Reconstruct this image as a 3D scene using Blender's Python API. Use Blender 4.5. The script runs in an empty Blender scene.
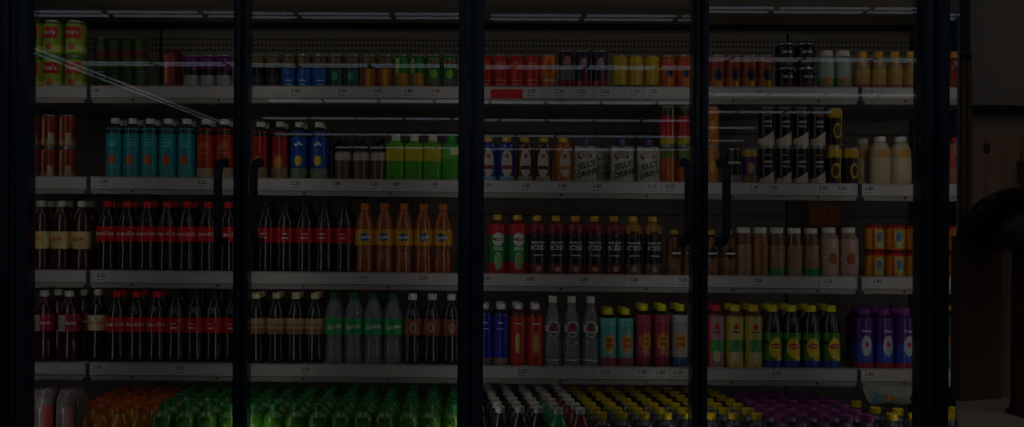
import bpy, math, random
from mathutils import Matrix, Vector
random.seed(7)
C = bpy.context.scene.collection
sc = bpy.context.scene
PI = math.pi
# ---------------------------------------------------------------- camera data
FPX = 840.0; VX, VY = 471.0, 222.0; CZ = 1.25; ROLL = 0.0044
YG = 2.42          # glass plane
YR = 2.70          # front of the shelf rails
YB = 3.32          # back wall of the cabinet
def wx(px, Y): return (px - VX) / FPX * Y
def wz(py, px, Y): return CZ + ((VY - py) + (px - VX) * ROLL) / FPX * Y
# ---------------------------------------------------------------- materials
def lin(c):
    return tuple((x / 12.92 if x <= .04045 else ((x + .055) / 1.055) ** 2.4) for x in c)
def hx(s): return lin(tuple(int(s[i:i + 2], 16) / 255 for i in (0, 2, 4)))
_m = {}
def mat(col, rough=.45, metal=0., var=.12, scale=30., kind=None, strength=0):
    key = (col, rough, metal, var, scale, kind, strength)
    if key in _m: return _m[key]
    m = bpy.data.materials.new('mat_%s_%s' % (kind or 'paint', col)); m.use_nodes = True
    nt = m.node_tree; N = nt.nodes; L = nt.links
    b = N['Principled BSDF']; out = N['Material Output']
    c = hx(col)
    b.inputs['Roughness'].default_value = rough; b.inputs['Metallic'].default_value = metal
    if kind == 'emit':
        N.remove(b); e = N.new('ShaderNodeEmission'); e.inputs[0].default_value = (*c, 1); e.inputs[1].default_value = strength
        L.new(e.outputs[0], out.inputs[0])
    elif kind in ('pane', 'clear'):
        N.remove(b)
        t = N.new('ShaderNodeBsdfTransparent'); g = N.new('ShaderNodeBsdfGlossy')
        t.inputs[0].default_value = (*c, 1); g.inputs['Roughness'].default_value = rough
        fr = N.new('ShaderNodeFresnel'); fr.inputs[0].default_value = 1.5
        mx = N.new('ShaderNodeMixShader'); L.new(fr.outputs[0], mx.inputs[0])
        src = t
        if kind == 'clear':
            d = N.new('ShaderNodeBsdfDiffuse'); d.inputs[0].default_value = (.6, .65, .65, 1)
            m2 = N.new('ShaderNodeMixShader'); m2.inputs[0].default_value = .3
            L.new(t.outputs[0], m2.inputs[1]); L.new(d.outputs[0], m2.inputs[2]); src = m2
        L.new(src.outputs[0], mx.inputs[1]); L.new(g.outputs[0], mx.inputs[2]); L.new(mx.outputs[0], out.inputs[0])
    else:
        tc = N.new('ShaderNodeTexCoord'); nz = N.new('ShaderNodeTexNoise'); nz.inputs['Scale'].default_value = scale
        L.new(tc.outputs['Object'], nz.inputs['Vector'])
        mx = N.new('ShaderNodeMix'); mx.data_type = 'RGBA'
        mx.inputs[6].default_value = (*[x * (1 - var) for x in c], 1)
        mx.inputs[7].default_value = (*[min(1, x * (1 + var)) for x in c], 1)
        L.new(nz.outputs['Fac'], mx.inputs[0]); L.new(mx.outputs[2], b.inputs['Base Color'])
        if kind == 'speckle':            # printed busy artwork: light flecks over the colour
            vo = N.new('ShaderNodeTexNoise'); vo.inputs['Scale'].default_value = 110; vo.inputs['Detail'].default_value = 2
            L.new(tc.outputs['Object'], vo.inputs['Vector'])
            r = N.new('ShaderNodeMapRange'); r.inputs[1].default_value = .42; r.inputs[2].default_value = .72; r.inputs[4].default_value = .75
            L.new(vo.outputs['Fac'], r.inputs[0])
            m2 = N.new('ShaderNodeMix'); m2.data_type = 'RGBA'; L.new(r.outputs[0], m2.inputs[0])
            L.new(mx.outputs[2], m2.inputs[6]); m2.inputs[7].default_value = (*[min(1, x * 1.6 + .06) for x in c], 1)
            L.new(m2.outputs[2], b.inputs['Base Color'])
        if kind == 'wood':
            wv = N.new('ShaderNodeTexWave'); wv.bands_direction = 'X'; wv.inputs['Scale'].default_value = 6
            wv.inputs['Distortion'].default_value = 6; wv.inputs['Detail'].default_value = 3
            mp = N.new('ShaderNodeMapping'); mp.inputs['Scale'].default_value = (1, 1, .18)
            L.new(tc.outputs['Object'], mp.inputs[0]); L.new(mp.outputs[0], wv.inputs['Vector'])
            m2 = N.new('ShaderNodeMix'); m2.data_type = 'RGBA'; m2.blend_type = 'MULTIPLY'; m2.inputs[0].default_value = .18
            L.new(mx.outputs[2], m2.inputs[6]); L.new(wv.outputs['Color'], m2.inputs[7]); L.new(m2.outputs[2], b.inputs['Base Color'])
        if kind == 'pet':
            b.inputs['Coat Weight'].default_value = 1; b.inputs['Coat Roughness'].default_value = .03
    _m[key] = m
    return m
def up(c, k=1.22): return ''.join('%02x' % min(236, int(int(c[i:i + 2], 16) * k + .5)) for i in (0, 2, 4))
def pet(c): return mat(up(c, 1.15), .25, kind='pet')
def prn(c): return mat(up(c), .27)
def spk(c): return mat(up(c), .38, kind='speckle')
def cap_(c): return mat(up(c, 1.36), .4)
SILVER = mat('b8bcc0', .3, .9); BLACKM = mat('0c0c0e', .4); WHITE = mat('e8e4dc', .4)
# ---------------------------------------------------------------- mesh collector
class M:
    def __init__(s): s.v = []; s.f = []; s.mi = []; s.mats = []; s.sm = []
    def k(s, m):
        if m not in s.mats: s.mats.append(m)
        return s.mats.index(m)
    def add(s, vs, fs, m, smooth=False):
        o = len(s.v); s.v += [tuple(v) for v in vs]; k = s.k(m)
        for f in fs: s.f.append([i + o for i in f]); s.mi.append(k); s.sm.append(smooth)
        return s
    def lathe(s, prof, mats, seg=20, ridge=0., cx=0, cy=0, smooth=True, sq=0.):
        """prof [(r,z)...]; mats one material or list per segment; sq squares the section"""
        n = len(prof)
        def ring(r, z):
            out = []
            for i in range(seg):
                a = 2 * PI * (i + .5) / seg; rr = r * (1 - ridge * (i % 2))
                if sq:
                    q = max(abs(math.cos(a)), abs(math.sin(a))); rr *= (1 - sq) + sq / q * .93
                out.append((cx + rr * math.sin(a), cy - rr * math.cos(a), z))
            return out
        for j in range(n - 1):
            m = mats[j] if isinstance(mats, (list, tuple)) else mats
            vs = ring(*prof[j]) + ring(*prof[j + 1])
            fs = [(i, (i + 1) % seg, seg + (i + 1) % seg, seg + i) for i in range(seg)]
            s.add(vs, fs, m, smooth)
        if prof[0][0] > 1e-5: s.add(ring(*prof[0]), [tuple(reversed(range(seg)))], mats[0] if isinstance(mats, (list, tuple)) else mats)
        if prof[-1][0] > 1e-5: s.add(ring(*prof[-1]), [tuple(range(seg))], mats[-1] if isinstance(mats, (list, tuple)) else mats)
        return s
    def box(s, x0, x1, y0, y1, z0, z1, m):
        vs = [(x, y, z) for z in (z0, z1) for y in (y0, y1) for x in (x0, x1)]
        return s.add(vs, [(0, 2, 3, 1), (4, 5, 7, 6), (0, 1, 5, 4), (2, 6, 7, 3), (0, 4, 6, 2), (1, 3, 7, 5)], m)
    def wrap(s, pts, R, off, yflat=0):
        if R is None: return [(x, -yflat - off, z) for x, z in pts]
        return [((R + off) * math.sin(x / R), -(R + off) * math.cos(x / R), z) for x, z in pts]
    def disc(s, x0, z0, rx, rz, m, R, off=.0008, yflat=0, n=20):
        pts = [(x0, z0)]
        for t in (.5, 1.):
            pts += [(x0 + rx * t * math.cos(2 * PI * i / n), z0 + rz * t * math.sin(2 * PI * i / n)) for i in range(n)]
        fs = [(0, 1 + i, 1 + (i + 1) % n) for i in range(n)]
        fs += [(1 + i, 1 + n + i, 1 + n + (i + 1) % n, 1 + (i + 1) % n) for i in range(n)]
        return s.add(s.wrap(pts, R, off, yflat), fs, m)
    def patch(s, x0, x1, z0, z1, m, R, off=.0006, yflat=0, n=6, slant=0.):
        pts = []
        for i in range(n + 1):
            x = x0 + (x1 - x0) * i / n; sl = slant * (i / n - .5)
            pts += [(x, z0 + min(0, sl) * 0), (x, z1 + sl)]
        fs = [(2 * i, 2 * i + 2, 2 * i + 3, 2 * i + 1) for i in range(n)]
        return s.add(s.wrap(pts, R, off, yflat), fs, m)
    def text(s, t, size, z0, m, R, off=.0022, x0=0., shear=0., yflat=0, rot=0., sx=1.):
        cu = bpy.data.curves.new('t', 'FONT'); cu.body = t; cu.size = size; cu.align_x = 'CENTER'; cu.align_y = 'CENTER'
        cu.resolution_u = 2; cu.shear = shear; cu.offset = size * .02
        o = bpy.data.objects.new('t', cu); me = bpy.data.meshes.new_from_object(o)
        ca, sa = math.cos(rot), math.sin(rot)
        pts = []
        for v in me.vertices:
            x, y = v.co.x * sx, v.co.y
            pts.append((x0 + x * ca - y * sa, z0 + x * sa + y * ca))
        fs = [tuple(p.vertices) for p in me.polygons]
        s.add(s.wrap(pts, R, off, yflat), fs, m)
        bpy.data.objects.remove(o); bpy.data.meshes.remove(me); bpy.data.curves.remove(cu)
        return s
    def tube(s, pts, r, m, seg=10):
        ps = [Vector(p) for p in pts]; rings = []
        for i, p in enumerate(ps):
            d = (ps[min(i + 1, len(ps) - 1)] - ps[max(i - 1, 0)]).normalized()
            u = d.cross(Vector((0, 0, 1)) if abs(d.z) < .9 else Vector((1, 0, 0))).normalized(); w = d.cross(u)
            rr = r[i] if isinstance(r, (list, tuple)) else r
            rings.append([tuple(p + rr * (math.cos(2 * PI * k / seg) * u + math.sin(2 * PI * k / seg) * w)) for k in range(seg)])
        vs = [v for q in rings for v in q]; fs = []
        for i in range(len(ps) - 1):
            fs += [(i * seg + k, i * seg + (k + 1) % seg, (i + 1) * seg + (k + 1) % seg, (i + 1) * seg + k) for k in range(seg)]
        fs += [tuple(reversed(range(seg))), tuple(range((len(ps) - 1) * seg, len(ps) * seg))]
        return s.add(vs, fs, m, True)
    def mesh(s, name):
        me = bpy.data.meshes.new(name); me.from_pydata(s.v, [], s.f)
        for m in s.mats: me.materials.append(m)
        for p, k, q in zip(me.polygons, s.mi, s.sm): p.material_index = k; p.use_smooth = q
        me.update(); return me
    def obj(s, name, parent=None, loc=(0, 0, 0)):
        o = bpy.data.objects.new(name, s.mesh(name)); C.objects.link(o); o.parent = parent; o.location = loc
        return o
def tag(o, label, cat, group=None, kind=None):
    if label: o['label'] = label
    if cat: o['category'] = cat
    if group: o['group'] = group
    if kind: o['kind'] = kind
    return o
def empty(name, loc=(0, 0, 0)):
    o = bpy.data.objects.new(name, None); C.objects.link(o); o.location = loc; o.empty_display_size = .05; return o
def struct(o): o['kind'] = 'structure'; return o
# ================================================================= product prototypes
PROTO = {}      # key -> (name, radius, height, category, desc, parts[(name, mesh)])
_inst = {}
def proto(key, name, r, h, cat, desc, parts): PROTO[key] = (name, r, h, cat, desc, [(n, m.mesh(n)) for n, m in parts])
def make(key, x, y, z, rot=0., label=None, group=None):
    name, r, h, cat, desc, parts = PROTO[key]
    if key not in _inst:
        root = empty(name); ch = []
        for n, me in parts:
            c = bpy.data.objects.new(n, me); C.objects.link(c); c.parent = root; ch.append(c)
        _inst[key] = (root, ch)
    else:
        r0, c0 = _inst[key]; root = r0.copy(); C.objects.link(root)
        for c in c0:
            d = c.copy(); C.objects.link(d); d.parent = root
    root.location = (x, y, z); root.rotation_euler = (0, 0, rot)
    tag(root, label or desc, cat, group)
    return root
SH = {  # profile: fractions of (radius, height); label zone between the indices marked
 'contour': [(.70, 0), (.93, .015), (1, .06), (.97, .18), (.89, .31), (.96, .40), (1, .435), (1, .655), (.97, .70), (.76, .79), (.50, .87), (.42, .90), (.46, .905), (.46, .915), (.40, .92)],
 'soda':    [(.70, 0), (.93, .015), (1, .06), (.98, .2), (.86, .33), (.97, .41), (1, .44), (1, .66), (.94, .72), (.74, .81), (.52, .875), (.44, .90), (.48, .905), (.48, .915), (.42, .92)],
 'sleeve':  [(.75, 0), (.95, .015), (1, .05), (1, .09), (1, .80), (.92, .85), (.62, .89), (.52, .905), (.54, .91), (.50, .915)],
 'wide':    [(.80, 0), (.97, .015), (1, .05), (1, .68), (.95, .76), (.72, .86), (.50, .90), (.54, .905), (.50, .91)],
 'jar':     [(.85, 0), (1, .03), (1, .72), (.96, .80), (.78, .87), (.74, .90)],
 'glass':   [(.85, 0), (1, .02), (1, .05), (.96, .10), (1, .13), (.98, .36), (.80, .46), (.84, .55), (.90, .64), (.74, .74), (.48, .83), (.40, .90), (.44, .91), (.38, .925)],
 'yogurt':  [(.85, 0), (1, .03), (1, .58), (.93, .66), (.74, .78), (.60, .84), (.58, .86)],
 'square':  [(.92, 0), (1, .02), (1, .76), (.94, .80), (.55, .84), (.50, .86)],
}
def capm(rc, z0, z1, c, seg=24):
    m = M(); cm = cap_(c)
    m.lathe([(rc * .98, z0), (rc, z0 + .002), (rc, z1 - .002), (rc * .93, z1)], cm, seg, .05)
    return m
def bottle(key, name, desc, shape, r, h, body, cap, rc=.0145, lab=None, lz=None, deco=None, sleevebase=None, sq=0., cat='bottle', bodybands=None):
    prof = [(a * r, b * h) for a, b in SH[shape]]
    bm = M(); bm.lathe(prof, body, 24, sq=sq)
    ctop = prof[-1][1]
    parts = [('bottle_body', bm)]
    parts.append(('cap', capm(rc, ctop - .004, h, cap)))
    if lab:
        z0, z1 = lz[0] * h, lz[1] * h
        lm = M()
        # follow the body profile between z0 and z1
        def rad(z):
            for (ra, za), (rb, zb) in zip(prof, prof[1:]):
                if za <= z <= zb and zb > za: return ra + (rb - ra) * (z - za) / (zb - za)
            return r
        bands = lab if isinstance(lab, list) else [(1., lab)]
        cuts = [0.]; ms = []
        for t, mm in bands: cuts.append(t); ms.append(mm)
        pr = []; pm = []
        for j, mm in enumerate(ms):
            n = 4
            for q in range(n):
                zz = z0 + (z1 - z0) * (cuts[j] + (cuts[j + 1] - cuts[j]) * q / n)
                pr.append((rad(zz) + .0007, zz)); pm.append(mm)
        pr.append((rad(z1) + .0007, z1))
        n0 = len(lm.f); lm.lathe(pr, pm, 24, sq=sq)
        lm.f = lm.f[:-2]; lm.mi = lm.mi[:-2]; lm.sm = lm.sm[:-2]
        if deco: deco(lm, r + .0007 if not sq else None, h)
        parts.append(('label', lm))
    proto(key, name, r, h, cat, desc, parts)
def can(key, name, desc, r, h, bands, deco=None, cat='can', lid='b8bcc0'):
    """bands: [(top fraction, material)...] from the bottom"""
    m = M(); SL = mat(lid, .3, .9)
    e = .05
    def rad(t): return r
    pr = [(.80 * r, 0), (.86 * r, .004)]; ms = [SL, bands[0][1]]
    pr.append((r, .010)); t0 = .010 / h
    ts = [t0] + [min(b[0], 1 - .012 / h) for b in bands]
    for j, b in enumerate(bands):
        pr.append((r, ts[j + 1] * h)); ms.append(b[1])
    pr.append((.88 * r, h - .004)); ms.append(bands[-1][1])
    m.lathe(pr, ms, 22)
    if deco: deco(m, r, h)
    l = M(); l.lathe([(.88 * r, h - .004), (.91 * r, h - .003), (.91 * r, h), (.86 * r, h), (.84 * r, h - .005), (0.0001, h - .005)], SL, 22)
    l.lathe([(.004, h - .005), (.004, h - .0035)], SL, 8); l.box(-.004, .004, -.012, .006, h - .0042, h - .0032, SL)
    proto(key, name, r, h, cat, desc, [('can_body', m), ('lid', l)])

W = WHITE
def T(t, size, fz, m=W, shear=0., x0=0., rot=0., sx=1., yflat=0):
    return lambda M_, R, h: M_.text(t, size, fz * h, m, R, x0=x0, shear=shear, rot=rot, sx=sx, yflat=yflat)
def D(fz, rx, rz, m, x0=0., off=.0008, yflat=0):
    return lambda M_, R, h: M_.disc(x0, fz * h, rx, rz, m, R, off=off, yflat=yflat)
def Q(x0, x1, f0, f1, m, off=.0006, yflat=0, slant=0.):
    return lambda M_, R, h: M_.patch(x0, x1, f0 * h, f1 * h, m, R, off=off, yflat=yflat, slant=slant)
def S(*fs):
    def g(M_, R, h):
        for f in fs: f(M_, R, h)
    return g
# ---- materials of drinks
COLA = pet('0d0605'); RED = prn('b51218'); ROOT = pet('3a1206'); ORG = pet('8c4208'); CLEAR = mat('dfe8e8', .05, kind='clear')
BLK = prn('0e0d10'); CREAM = prn('c8b890'); GOLD = prn('b08a2c'); YEL = prn('c9a716')
# ---- bottles
bottle('cola_red', 'cola_bottle', 'cola bottle, red cap and red label', 'contour', .0325, .235, COLA, 'b81418', lab=RED, lz=(.44, .65), deco=T('Coca-Cola', .0165, .55, shear=.35))
bottle('cola_dark', 'cola_bottle', 'cola bottle, black cap and red label', 'contour', .0325, .235, COLA, '15100f', lab=prn('a31216'), lz=(.44, .65), deco=S(Q(-.01, .012, .50, .515, W), Q(-.012, .01, .56, .57, W)))
bottle('cola_cream', 'cola_bottle', 'cola bottle, white cap and cream label', 'contour', .0325, .24, COLA, 'b0a894', lab=CREAM, lz=(.44, .65), deco=T('Coca-Cola', .012, .55, RED, shear=.35))
bottle('cola_caramel', 'cola_bottle', 'cola bottle, tan cap and tan label', 'contour', .0325, .235, COLA, 'b0a07a', lab=[(.35, prn('8a5a38')), (1, prn('a5835f'))], lz=(.43, .65), deco=T('Coca-Cola', .012, .56, prn('5a2a1a'), shear=.35))
bottle('cola_brown', 'cola_bottle', 'dark soda bottle, white cap and brown label', 'contour', .0325, .235, COLA, 'c4c0b8', lab=prn('7d4326'), lz=(.43, .66), deco=S(D(.54, .012, .016, prn('8f7a66')), T('S', .018, .54, BLK)))
bottle('root', 'root_beer_bottle', 'brown soda bottle, white cap and yellow label', 'soda', .0325, .235, ROOT, 'a8a498', lab=prn('c4b070'), lz=(.33, .57), deco=T('A&W', .02, .46, RED, sx=.9))
bottle('pinksoda', 'soda_bottle', 'dark red soda bottle, white cap and pink label', 'soda', .034, .235, pet('3d0712'), 'a8a49c', lab=prn('8e1c38'), lz=(.44, .68), deco=S(Q(-.045, -.016, .45, .67, prn('a09a98')), T('Fanta', .014, .56, W, shear=.2)))
bottle('orange', 'orange_soda_bottle', 'orange soda bottle, orange cap and yellow label', 'soda', .0325, .235, ORG, 'a0521a', lab=[(.12, prn('c8860e')), (1, prn('b8800e'))], lz=(.42, .64), deco=S(D(.53, .019, .013, prn('2a4a78')), T('Fanta', .0160, .53, W, shear=.1, rot=.15)))
bottle('sprite', 'lemon_soda_bottle', 'clear lemon soda bottle with green label', 'soda', .0325, .235, CLEAR, '124a26', lab=prn('0f8a48'), lz=(.43, .66), deco=T('Sprite', .021, .545, W, shear=.25, rot=.12))
bottle('teal', 'tea_bottle', 'teal tea bottle with white cap', 'sleeve', .0285, .207, pet('123032'), 'bdbab0', lab=[(.28, spk('2c7a7c')), (1, prn('0f8088'))], lz=(.06, .84), deco=S(D(.34, .013, .018, prn('a3522e')), Q(-.014, .012, .55, .575, prn('58a4a4'), slant=.002), Q(-.012, .014, .60, .62, prn('58a4a4'), slant=.002), Q(-.008, .010, .65, .665, prn('58a4a4'))))
bottle('redtea', 'tea_bottle', 'brick red tea bottle with white cap', 'sleeve', .0285, .207, pet('2a0d08'), 'bdbab0', lab=[(.2, spk('8c7a5c')), (1, prn('96290e'))], lz=(.06, .84), deco=S(*[Q(-.014 + .008 * q, -.009 + .008 * q, .50 + .01 * q, .60 + .012 * q, prn('a8683a')) for q in range(4)], Q(-.014, .014, .44, .46, prn('a8683a'))))
bottle('redlemon', 'tea_bottle', 'dark red drink bottle with yellow fruit print', 'sleeve', .028, .2, pet('200a0a'), 'a8a498', lab=[(.25, spk('705c40')), (1, prn('8e1a18'))], lz=(.06, .84), deco=D(.33, .015, .02, prn('b07a20')))
bottle('bluelemon', 'tea_bottle', 'blue drink bottle with lemon print', 'sleeve', .0285, .2, pet('0a1430'), 'a8a498', lab=[(.22, spk('5c6c50')), (1, prn('0c3c8c'))], lz=(.06, .84), deco=S(D(.36, .012, .017, prn('c0a422')), Q(-.012, -.004, .60, .64, W), Q(-.002, .006, .62, .67, W), Q(.008, .012, .60, .64, W)))
bottle('purplebk', 'grape_drink_bottle', 'dark purple drink bottle', 'sleeve', .0285, .158, pet('1d1020'), '3a2440', lab=prn('32203c'), lz=(.06, .8))
bottle('greensq', 'square_milk_bottle', 'square green drink bottle, white cap, yellow band', 'square', .0315, .163, prn('4a8a1a'), 'b8b8a0', lab=[(.60, prn('3f8418')), (1, prn('a39a1c'))], lz=(.03, .74), sq=1.)
bottle('greensq2', 'square_milk_bottle', 'square green drink bottle with green cap', 'square', .0315, .163, prn('2f8018'), '12903c', lab=[(.66, prn('2f8018')), (1, prn('4c9a3a'))], lz=(.03, .74), sq=1., deco=Q(-.004, .026, .58, .72, CREAM, yflat=.0325))
for k, c1, dsc in (('cofblue', '0c2f78', 'blue coffee bottle'), ('cofbrown', '4a2414', 'brown coffee bottle'), ('coforange', '9a4c12', 'orange coffee bottle')):
    bottle(k, 'coffee_bottle', dsc + ' with gold cap and white oval', 'sleeve', .0285, .156, pet(c1), 'b08c3c', rc=.0155, lab=prn(c1), lz=(.04, .86),
           deco=S(D(.45, .018, .046, prn('a39a90')), D(.60, .007, .007, prn('8a3a22'), off=.0014), Q(-.016, .016, .32, .40, prn({'cofblue': '6a1c28', 'cofbrown': '3a1a10', 'coforange': 'a85a10'}[k]), off=.0014),
                  Q(-.028, .028, .05, .18, prn({'cofblue': '6c8ca0', 'cofbrown': '8a7a6a', 'coforange': 'a85020'}[k]))))
bottle('cream', 'milk_tea_bottle', 'cream coloured drink bottle with white cap', 'wide', .033, .17, pet('b39c74'), 'c4beb0', rc=.0175, lab=prn('b8a480'), lz=(.08, .58), deco=D(.66, .014, .014, prn('b07a2c'), off=.0003))
bottle('pinkdrk', 'pink_drink_bottle', 'pink drink bottle with pink cap', 'wide', .033, .17, pet('9a5a44'), '98283a', rc=.0175, lab=[(.6, prn('a05a44')), (1, prn('9a3440'))], lz=(.05, .66), deco=Q(-.018, .018, .55, .61, prn('6a1018')))
bottle('malt', 'malt_drink_bottle', 'green malt drink bottle with gold cap, red shoulder', 'sleeve', .031, .201, pet('6a1010'), 'b3913c', lab=[(.24, prn('a01a1a')), (.80, prn('0c6a30')), (1, prn('a81c1c'))], lz=(.03, .84),
       deco=S(D(.60, .019, .022, prn('c0b8b0'), off=.001), T('MILO', .0155, .60, prn('401008')), Q(-.016, .016, .42, .48, prn('8ab098')), D(.25, .013, .03, spk('6a8a50'))))
for k, c1, dsc in (('icedred', '7c1620', 'red shoulder'), ('icedgold', '8a6228', 'gold shoulder')):
    c2 = '5c2422' if k == 'icedred' else '5c4c38'
    bottle(k, 'iced_coffee_bottle', 'black iced coffee bottle, gold cap, ' + dsc, 'sleeve', .0295, .199, pet(c1), 'a3852e', lab=[(.22, prn(c2)), (.82, prn('14151a')), (1, prn(c1))], lz=(.03, .86),
           deco=S(T('NESCAFE', .0105, .56, prn('b8b4b0')), T('ICED', .021, .475, prn('b8b4b0')), Q(-.016, .016, .34, .365, prn('7c8a90')), D(.13, .009, .009, prn('a07860')), D(.70, .015, .012, prn('3a2018'))))
bottle('smallbrown', 'coffee_bottle', 'small brown coffee bottle with gold cap', 'sleeve', .025, .156, pet('4a2a16'), '9a7830', rc=.0135, lab=[(.5, spk('6a4428')), (1, prn('5a3a26'))], lz=(.04, .82), deco=S(D(.52, .016, .02, prn('241a2c')), Q(-.016, .016, .5, .53, W, off=.0014)))
for k, c1, c2, dsc in (('jar1', '5a3018', '7c6a58', 'grey label'), ('jar2', '7c4a14', '7c5a30', 'amber label'), ('jar3', '5c3820', '2c7044', 'green stripe')):
    bottle(k, 'herbal_drink_jar', 'jar shaped herbal drink bottle, white lid, ' + dsc, 'jar', .0265, .166, pet(c1), 'a8a498', rc=.0205, lab=[(.25, prn(c2)), (1, spk('7a5c40') if k != 'jar2' else prn('80541c'))], lz=(.05, .66))
bottle('jarbig', 'herbal_drink_jar', 'wide jar shaped drink bottle, white lid, floral print', 'jar', .0315, .168, pet('8a6a58'), 'b0aca0', rc=.0215, lab=spk('94786c'), lz=(.05, .78), deco=D(.4, .014, .02, prn('8a4420')))
bottle('bluesport', 'sports_drink_bottle', 'blue sports drink bottle with white cap', 'sleeve', .027, .207, pet('101a48'), 'b8b8b4', rc=.0148, lab=[(.14, spk('6c5c50')), (1, prn('14208a'))], lz=(.04, .80), deco=S(Q(-.008, .008, .69, .71, W), Q(-.012, .012, .60, .61, W)))
bottle('redsport', 'sports_drink_bottle', 'red sports drink bottle with white cap', 'sleeve', .027, .207, pet('48100c'), 'b8b8b4', rc=.0145, lab=[(1, prn('a02414'))], lz=(.04, .80), deco=S(Q(-.012, .012, .68, .70, W), D(.38, .008, .035, prn('b0903c'))))
bottle('glass', 'clear_glass_bottle', 'clear glass drink bottle with white cap', 'glass', .0285, .231, CLEAR, 'b4b0a8', rc=.014, lab=mat('cfd6d6', .2), lz=(.50, .60), deco=S(D(.545, .019, .026, WHITE), D(.545, .0165, .023, mat('5c6468', .2), off=.0012), D(.56, .009, .010, prn('a02020'), off=.0016), Q(-.010, .010, .49, .51, WHITE, off=.0016), Q(-.026, .026, .10, .115, mat('cfd6d6', .2))))
for k, c1, c2, hh, dsc in (('tteal', '4c9490', '86404a', .193, 'teal fruit tea bottle'), ('tpink', '8c2c44', '702030', .208, 'dark pink fruit tea bottle'), ('tgrey', '8c8c90', '2c4878', .208, 'grey and blue fruit tea bottle')):
    bottle(k, 'fruit_tea_bottle', dsc + ', yellow cap, orange disc', 'sleeve', .027, hh, pet('201a18'), 'c0a818', rc=.0158, lab=[(.18, prn(c2)), (.85, prn(c1)), (1, spk(c1))], lz=(.03, .84),
           deco=S(D(.42, .021, .029, prn('c07a20')), D(.42, .018, .0255, prn(c1), off=.0011), D(.42, .0165, .0235, prn('c07a20'), off=.0014), T('HAI', .0135, .47, prn('4a1010'), x0=0), T('TEA', .0145, .375, prn('4a1010')), Q(-.016, .016, .22, .235, prn('c07a20')), Q(-.012, .010, .255, .265, CREAM)))
for k, c1, c2, dsc in (('cpink', '9c6c70', 'a01c28', 'pink carton style juice bottle, red cap'), ('cyel', 'a8984c', 'b8981c', 'yellow carton style juice bottle, yellow cap')):
    bottle(k, 'juice_bottle', dsc, 'sleeve', .0285, .208, pet('5a3a20' if k == 'cyel' else '601820'), c2, rc=.016, lab=[(.3, prn(c1)), (.55, prn('3c8038')), (1, prn(c1))], lz=(.02, .82),
           deco=S(D(.66, .007, .009, RED), Q(-.014, .014, .57, .59, prn('283c20')), D(.2, .012, .018, spk('a09a70')), Q(-.034, -.022, .03, .8, prn('a01c2c' if k == 'cpink' else 'a89010'))))
bottle('lipton', 'iced_tea_bottle', 'black iced tea bottle, yellow cap, green label', 'soda', .031, .208, pet('140d08'), 'c8a410', rc=.0165, lab=[(.20, prn('123a8c')), (1, prn('3c7018'))], lz=(.03, .58), deco=S(D(.34, .021, .034, prn('c8a818')), Q(.004, .022, .14, .30, prn('c8a818')), D(.37, .018, .0085, prn('b01818'), off=.0014), T('Lipton', .0098, .37, W, sx=1.05)))
bottle('purple', 'grape_drink_bottle', 'purple and blue drink bottle with purple cap', 'sleeve', .030, .200, pet('3a1054'), '6a2c78', rc=.0175, lab=[(.12, prn('a02840')), (.50, prn('28409a')), (1, prn('4a1c6c'))], lz=(.02, .84), deco=S(D(.40, .016, .034, prn('a0a4b0')), T('Ribena', .010, .64, W), D(.42, .006, .008, RED, off=.0014)))
bottle('tealend', 'fruit_tea_bottle', 'teal and black drink bottle with yellow cap', 'sleeve', .028, .214, pet('102a2c'), 'c8a014', rc=.016, lab=[(.45, spk('2c8080')), (.62, prn('a8642c')), (1, prn('1c4c50'))], lz=(.03, .82), deco=D(.2, .012, .012, BLK))
# yogurt style bottles on the top shelf
bottle('yog', 'yogurt_drink_bottle', 'cream yogurt drink bottle with orange cap', 'yogurt', .0255, .138, pet('8a6c38'), 'b87a18', rc=.0150, lab=[(.3, prn('8a3440')), (1, prn('9a7c40'))], lz=(.05, .56))
bottle('yogred', 'yogurt_drink_bottle', 'red yogurt drink bottle with orange cap', 'yogurt', .0255, .138, pet('6a1c1c'), 'a86a18', rc=.015, lab=prn('7c1c1c'), lz=(.05, .56))
bottle('pale', 'pale_drink_bottle', 'pale green drink bottle with wide white lid', 'jar', .0255, .14, pet('7c8a74'), 'a8a094', rc=.022, lab=[(.45, prn('6c7c48')), (1, prn('88948a'))], lz=(.05, .70), deco=D(.3, .008, .014, prn('a8642c')))
# ---- cans
LEAF = spk('4a4020')
def slim(key, desc, bands, deco=None, r=.0255, h=.123, name='slim_can'): can(key, name, desc, r, h, bands, deco)
can('yeo', 'drink_can', 'lime green drink can with red name band', .0325, .1165, [(.12, prn('6a9a1c')), (.30, spk('a8b05c')), (.92, prn('849a28')), (.97, prn('4a8010'))],
    S(Q(-.030, .030, .50, .82, prn('b01a18'), off=.0006), T("Yeo's", .020, .66, W), D(.26, .012, .012, prn('b06048'))))
can('greenbk', 'drink_can', 'dull green and red can', .0265, .125, [(.4, prn('587a38')), (.62, prn('8a2a22')), (.95, prn('4a7034'))])
slim('cpurple', 'silver slim can with purple top', [(.45, prn('8a8a88')), (.62, prn('1a181c')), (.95, prn('54145c'))], h=.121)
slim('cblack', 'black slim can with gold leaf top', [(.45, spk('241c18')), (.7, BLK), (.95, LEAF)])
slim('cblue', 'blue slim can with gold leaf top', [(.62, prn('144a90')), (.70, BLK), (.95, LEAF)], S(Q(-.012, .012, .28, .32, prn('7ca8c8')), Q(-.010, .010, .18, .21, prn('7ca8c8'))))
slim('cteal', 'dark teal slim can with gold leaf top', [(.62, prn('124a3c')), (.70, BLK), (.95, LEAF)], D(.42, .010, .014, prn('3c8c6c')))
slim('corange', 'orange and maroon slim can with gold leaf top', [(.62, prn('8a3c10')), (.70, BLK), (.95, LEAF)], Q(-.004, .008, .08, .6, prn('c08a1c')))
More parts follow.
